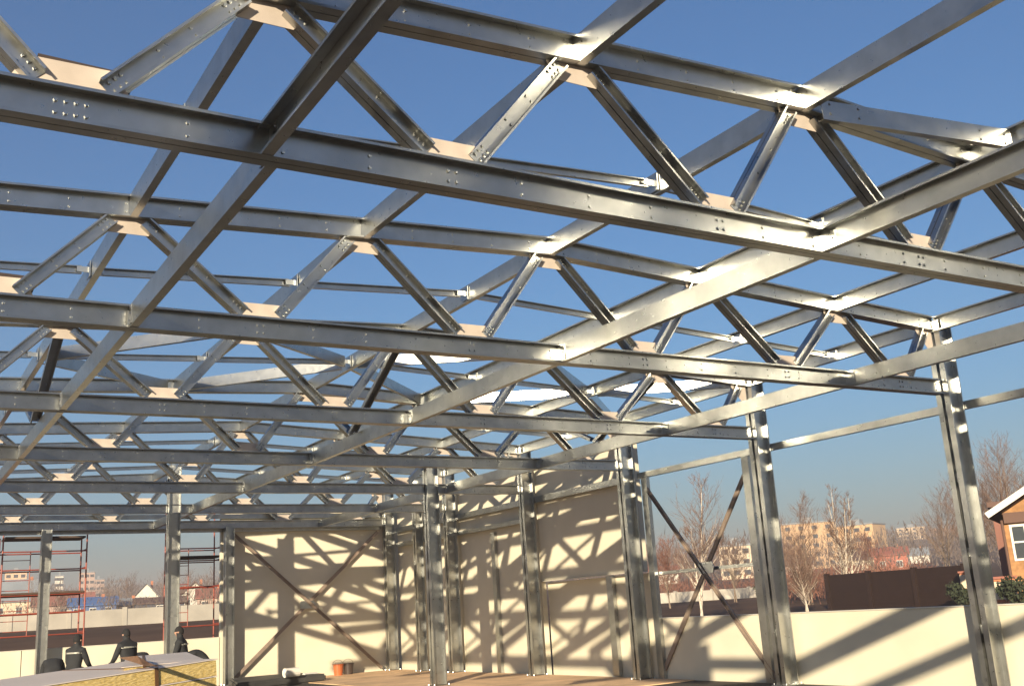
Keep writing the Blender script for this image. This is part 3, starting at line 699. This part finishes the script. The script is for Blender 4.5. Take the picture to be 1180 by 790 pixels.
# fences and walls outside
def wall_run(name, pts, h, t, m, label, cat, cap=None, segs=None):
    a, b = V(*pts[0]), V(*pts[1]); d = (b - a); L = d.length; n = int(L / 4) + 1
    root = empty(name, (a.x, a.y, ground(a.x, a.y)), 0, label, cat)
    o = V(a.x, a.y, ground(a.x, a.y))
    bm = bmesh.new(); N = V(-d.y, d.x).normalized() * t / 2
    for i in range(n):
        p, q = a + d * i / n, a + d * (i + 1) / n
        zp, zq = ground(p.x, p.y), ground(q.x, q.y)
        v = [V(p.x - N.x, p.y - N.y, zp - .4), V(q.x - N.x, q.y - N.y, zq - .4), V(q.x + N.x, q.y + N.y, zq - .4), V(p.x + N.x, p.y + N.y, zp - .4)]
        v += [V(p.x - N.x, p.y - N.y, zp + h), V(q.x - N.x, q.y - N.y, zq + h), V(q.x + N.x, q.y + N.y, zq + h), V(p.x + N.x, p.y + N.y, zp + h)]
        vs = [bm.verts.new(k - o) for k in v]
        for f in ((3,2,1,0),(4,5,6,7),(0,1,5,4),(1,2,6,5),(2,3,7,6),(3,0,4,7)): bm.faces.new([vs[i2] for i2 in f])
    if 'fence' in name:
        bm.free(); bm = bmesh.new(); k = 0; z = .05; za, zb = ground(a.x, a.y), ground(b.x, b.y)
        while z < h:
            off = N * (.25 if k % 2 else -.25)
            bar(bm, V(a.x + off.x, a.y + off.y, za + z + .06) - o, V(b.x + off.x, b.y + off.y, zb + z + .06) - o, t * .5, .135); z += .125; k += 1
        fix(bm)
    link('wall_body' if 'wall' in name else 'fence_sheet', bm, m, root)
    for i in range(n + 1):
        p = a + d * i / n; z = ground(p.x, p.y); bm = bmesh.new()
        box(bm, V(p.x - .14, p.y - .14, z - .4) - o, V(p.x + .14, p.y + .14, z + h + .12) - o); link('post', bm, m, root)
    return root
p, q = at(-60, 700, 80), at(262, 700, 84)
wall_run('white_wall', (p.xy, q.xy), 1.15, .2, M['whitewall'], 'long low white wall beyond the end parapet, in front of the houses', 'wall')
p, q = at(735, 680, 108), at(905, 680, 112)
wall_run('white_wall', (p.xy, q.xy), 1.0, .2, M['whitewall'], 'white wall seen through the right-wall X brace', 'wall')
# brown profiled fence
p, q = at(956, 690, 72), at(1117, 690, 64)
wall_run('metal_fence', (p.xy, q.xy), 2.15, .08, M['brown_metal'], 'dark brown sheet metal fence beyond the low parapet', 'fence')
for px, d, lb in ((1120, 63, 'brick gate post with a pale panel at the end of the brown fence'), (1160, 48, 'brick gate post with a pale panel in front of the orange house')):
    p = at(px, 690, d); z = ground(p.x, p.y); root = empty('gate_post', (p.x, p.y, z - .3), -math.atan2(p.x, p.y), lb, 'gate post', 'brick gate posts')
    bm = bmesh.new(); box(bm, (-.42, -.42, 0), (.42, .42, 2.05)); link('pillar', bm, M['brick'], root)
    bm = bmesh.new(); box(bm, (-.44, -.44, 1.25), (.44, .44, 1.95)); link('pale_panel', bm, cream, root)
    bm = bmesh.new(); box(bm, (-.5, -.5, 2.055), (.5, .5, 2.15)); link('cap_stone', bm, redroof, root)
# orange house on the right
p = at(1284, 690, 56); z = ground(p.x, p.y); az = -math.atan2(p.x, p.y)
root = empty('house', (p.x, p.y, z - .3), az, 'orange brick house with a white framed window at the right edge', 'house', 'houses beyond the site')
HW, HD, HH, HR = 7.4, 9, 4.5, 2.1
bm = bmesh.new(); box(bm, (-HW/2, -HD/2, 0), (HW/2, HD/2, HH)); extrude_poly(bm, [(-HW/2, HH), (HW/2, HH), (0, HH + HR*.98)], (0, -HD/2 + .01, 0), (0, HD/2, 0), (1, 0, 0), (0, 0, 1)); fix(bm); link('wall', bm, M['orange_wall'], root)
bm = bmesh.new(); sl = HR / (HW/2); ov = .55
extrude_poly(bm, [(-HW/2 - ov, HH - ov*sl), (0, HH + HR), (HW/2 + ov, HH - ov*sl), (HW/2 + ov, HH - ov*sl + .2), (0, HH + HR + .22), (-HW/2 - ov, HH - ov*sl + .2)], (0, -HD/2 - .9, .02), (0, HD/2 + .5, .02), (1, 0, 0), (0, 0, 1)); fix(bm)
rf = link('roof', bm, brownroof, root)
bm = bmesh.new()
for s in (-1, 1): bar(bm, (s*(HW/2 + ov), -HD/2 - .94, HH - ov*sl + .12), (0, -HD/2 - .94, HH + HR + .12), .06, .26)
fix(bm); link('barge_board', bm, M['white'], rf)
bm = bmesh.new(); box(bm, (-HW/2 + .05, -HD/2 - .25, HH - .55), (HW/2 - .05, -HD/2 - .003, HH - .1)); link('dark_soffit_band', bm, brownroof, root)
wx, wz = -HW/2 + 1.1, 3.1
bm = bmesh.new(); box(bm, (wx - .9, -HD/2 - .06, wz - .78), (wx + .9, -HD/2 - .003, wz + .78)); wf = link('window', bm, M['white'], root)
for i in range(3):
    for (z0, z1) in ((-.68, -.02), (.06, .68)):
        bm = bmesh.new(); x = wx - .9 + .1 + i * .56; box(bm, (x, -HD/2 - .08, wz + z0), (x + .47, -HD/2 - .062, wz + z1)); link('pane', bm, M['glass'], wf)
bm = bmesh.new(); tube(bm, [(-HW/2 - .06, -HD/2 - .06, .3), (-HW/2 - .06, -HD/2 - .06, HH - .4)], [.06, .06], 8); link('downpipe', bm, brownroof, root)
house(1196, 70, 3.2, 5, 5.6, .3, cm('brown_brick', (.20, .085, .06)), brownroof, 'narrow brown brick annex beside the orange house', gable='flat', win=0)

# trees and shrubs
def bare_tree(px, d, h, label, kind='bark', spread=.38, levels=5, trunks=1, seed=0, group='bare trees beyond the site', tw='twig', dens=1.35):
    rnd = random.Random(seed); p = at(px, 690, d); z = ground(p.x, p.y)
    root = empty('bare_tree', (p.x, p.y, z - .1), rnd.uniform(0, 6), label, 'tree', group)
    bt, bc = bmesh.new(), bmesh.new()
    def limb(bmx, p0, dr, ln, r, k, wob, lift, n, tip=.25):
        pts, rr, dd = [p0], [r], dr.copy()
        for i in range(k):
            dd = (dd + V(rnd.uniform(-1, 1) * wob, rnd.uniform(-1, 1) * wob, rnd.uniform(-.3, .6) * wob + lift)).normalized()
            pts.append(pts[-1] + dd * ln / k); rr.append(r * (1 - (i + 1) / k * (1 - tip)))
        tube(bmx, pts, rr, n, cap=False); return pts
    for t in range(trunks):
        lean = V(rnd.uniform(-.15, .15), rnd.uniform(-.15, .15), 1).normalized() if trunks > 1 else V(rnd.uniform(-.04, .04), 0, 1).normalized()
        th = h * (1 if t == 0 else rnd.uniform(.65, .95)); r0 = h * (.0125 if trunks == 1 else .010)
        st = V(rnd.uniform(-.35, .35), rnd.uniform(-.35, .35), 0) if trunks > 1 else V(0, 0, 0)
        tp = limb(bt, st, lean, th, r0, 9, .05, .01, 7, .12)
        nb = int(26 * dens)
        for i in range(nb):
            f = .22 + .76 * (i + rnd.random()) / nb; q = f * 9; ix = min(8, int(q)); p0 = tp[ix].lerp(tp[ix+1], q - ix)
            ang = rnd.uniform(0, 6.283); a = V(math.cos(ang), math.sin(ang), 0)
            bl = th * spread * (1.15 - .85 * abs(f - .38) - .35 * f) * rnd.uniform(.7, 1.2)
            bp = limb(bt if f < .55 else bc, p0, (a * .75 + V(0, 0, .85)).normalized(), bl, max(.012, r0 * .42 * (1.1 - f)), 5, .16, .05, 4)
            for jx in range(6 if levels > 3 else 4):
                q2 = rnd.uniform(1.0, 4.99); i2 = int(q2); p2 = bp[i2].lerp(bp[i2+1], q2 - i2)
                d2 = ((bp[i2+1] - bp[i2]).normalized() + V(rnd.uniform(-1, 1), rnd.uniform(-1, 1), rnd.uniform(-.2, .7)) * .75).normalized()
                tw2 = limb(bc, p2, d2, bl * rnd.uniform(.28, .5), .011, 3, .2, .04, 3)
                for kx in range(4 if levels > 3 else 2):
                    p3 = tw2[rnd.randint(1, 3)]; d3 = (d2 + V(rnd.uniform(-1, 1), rnd.uniform(-1, 1), rnd.uniform(-.4, .6)) * .8).normalized()
                    limb(bc, p3, d3, bl * rnd.uniform(.14, .28), .008, 2, .2, .0, 3)
    link('trunk', bt, M[kind], root); link('crown', bc, M[tw], root)
    return root
bare_tree(808, 62, 7.9, 'tall bare birch with a pale trunk behind the right-wall X brace', 'birch', .34, 4, 2, 3)
bare_tree(975, 78, 8.3, 'tall clump of bare birches with pale trunks above the brown fence', 'birch', .20, 4, 4, 11)
bare_tree(930, 84, 7.6, 'bare grey tree just right of the second column', 'bark', .40, 4, 2, 5)
bare_tree(925, 66, 3.6, 'small tangled bare tree at the left end of the brown fence', 'birch', .55, 4, 3, 21)
bare_tree(768, 92, 5.6, 'reddish bare tree near the edge of the tall cream panels', 'bark', .5, 4, 2, 8, tw='redtwig')
bare_tree(845, 98, 6.0, 'bare tree left of the second right-hand column', 'bark', .45, 4, 2, 31)
bare_tree(1098, 120, 9.6, 'bare tree left of the nearest right column', 'bark', .4, 4, 2, 41)
bare_tree(1138, 88, 9.0, 'bare tree right of the nearest right column', 'bark', .4, 4, 2, 51)
bare_tree(1168, 92, 11.0, 'tallest bare tree, behind the orange house', 'bark', .4, 4, 2, 61)
bare_tree(1190, 82, 10.0, 'bare tree at the right edge above the orange house', 'bark', .4, 4, 2, 71)
bare_tree(905, 150, 9.0, 'distant bare tree in front of the tan apartment block', 'bark', .45, 4, 2, 81)
bare_tree(1015, 130, 6.0, 'bare tree above the left part of the brown fence', 'bark', .45, 4, 2, 91, tw='redtwig')
for i, (px, d, h) in enumerate(((70, 180, 5), (125, 220, 7), (150, 240, 8), (190, 230, 8), (215, 200, 7), (240, 230, 8), (40, 240, 8))):
    bare_tree(px, d, h, 'distant bare tree among the houses on the left, number %s from the left edge' % ['third', 'fourth', 'fifth', 'sixth', 'seventh', 'eighth', 'second'][i], 'bark', .5, 3, 2, 100 + i, dens=1.2)
# dark evergreen bushes by the orange house
def bush(px, d, w, h, label, m='evergreen', seed=1, n=900):
    rnd = random.Random(seed); p = at(px, 690, d); z = ground(p.x, p.y)
    root = empty('bush', (p.x, p.y, z - .05), 0, label, 'bush', 'bushes beyond the parapet'); bm = bmesh.new()
    lob = [(V(rnd.uniform(-.5, .5)*w*.7, rnd.uniform(-.5, .5)*w*.7, rnd.uniform(.3, .75)*h), rnd.uniform(.22, .38)*min(w, h)) for _ in range(9)]
    for i in range(n):
        c, r = rnd.choice(lob); v = V(rnd.gauss(0, 1), rnd.gauss(0, 1), rnd.gauss(0, 1)).normalized() * r * rnd.uniform(.6, 1.1)
        q = c + v; s = rnd.uniform(.06, .15); a = V(rnd.gauss(0, 1), rnd.gauss(0, 1), rnd.gauss(0, 1)).normalized(); b2 = a.cross(V(rnd.gauss(0, 1), rnd.gauss(0, 1), rnd.gauss(0, 1))).normalized()
        if q.z < .02: q.z = .05
        bm.faces.new([bm.verts.new(q + a*s), bm.verts.new(q + b2*s), bm.verts.new(q - a*s*.6 - b2*s*.5)])
    link('foliage', bm, M[m], root)
    bm = bmesh.new()
    for i in range(5): tube(bm, [(0, 0, 0), (rnd.uniform(-.3, .3)*w, rnd.uniform(-.3, .3)*w, h*.6)], [.05, .015], 5)
    link('stem', bm, M['bark'], root)
bush(1177, 46.5, 1.4, 2.2, 'dark evergreen bush under the window of the orange house')
bush(1108, 61, 1.8, 1.3, 'dark bush at the right end of the brown fence', seed=4)
bush(880, 96, 1.2, 2.0, 'small dark conifer bush left of the second column', seed=6, n=500)

def clumps(name, spots, m, label, spike=False):
    bm = bmesh.new(); rnd = random.Random(5)
    for (p, w, h) in spots:
        for i in range(60):
            q = p + V(rnd.gauss(0, .38)*w, rnd.gauss(0, .38)*w, h * (rnd.random() ** .8)); s = h * rnd.uniform(.05, .15)
            a = V(rnd.uniform(-.5, .5), rnd.uniform(-.5, .5), 1).normalized(); sd = V(rnd.gauss(0, 1), rnd.gauss(0, 1), 0).normalized()
            bm.faces.new([bm.verts.new(q + a*s), bm.verts.new(q + sd*s*.16 - a*s*.4), bm.verts.new(q - sd*s*.16 - a*s*.4)])
    o = link(name, bm, m); tag(o, label, 'woodland', kind='stuff'); return o
rnd = random.Random(9); sp = []
for i in range(2600):
    px = rnd.uniform(-80, 1300); d = 180 + 1000 * rnd.random() ** .8
    if px < 300 and d < 380: continue
    p = at(px, 680, d); p.z = ground(p.x, p.y); h = rnd.uniform(5, 11)
    sp.append((p, h * .8, h))
clumps('distant_wood', sp, M['wood'], 'far bare woodland on the slopes behind the houses')
sp = []
for i in range(420):
    px = rnd.uniform(740, 1080); d = rnd.uniform(84, 175)
    if d < 122 and px < 900: continue
    p = at(px, 690, d); p.z = ground(p.x, p.y); h = rnd.uniform(1.0, 2.6)
    sp.append((p, h * .9, h))
clumps('brushwood', sp, M['redtwig'], 'reddish brown undergrowth beyond the right-hand parapet')
sp = []
for i in range(110):
    px = rnd.uniform(-60, 270); d = rnd.uniform(100, 210)
    p = at(px, 700, d); p.z = ground(p.x, p.y); h = rnd.uniform(.8, 3.2)
    sp.append((p, h * .9, h))
clumps('garden_scrub', sp, M['wood'], 'brown scrub between the houses on the left')

# haze
HZ = True
if HZ:
    bm = bmesh.new(); box(bm, (-1600, -300, -3.4), (2400, 2400, 60))
    hz = bpy.data.materials.new('haze_air'); hz.use_nodes = True; n = hz.node_tree.nodes; n.remove(n['Principled BSDF'])
    pv = n.new('ShaderNodeVolumePrincipled'); pv.inputs['Color'].default_value = (1.0, .86, .82, 1); pv.inputs['Density'].default_value = 0.0012; pv.inputs['Anisotropy'].default_value = 0.25
    hz.node_tree.links.new(pv.outputs[0], n['Material Output'].inputs['Volume'])
    tag(link('haze', bm, hz), 'pale winter haze fading the far houses and hills', 'haze', kind='stuff')
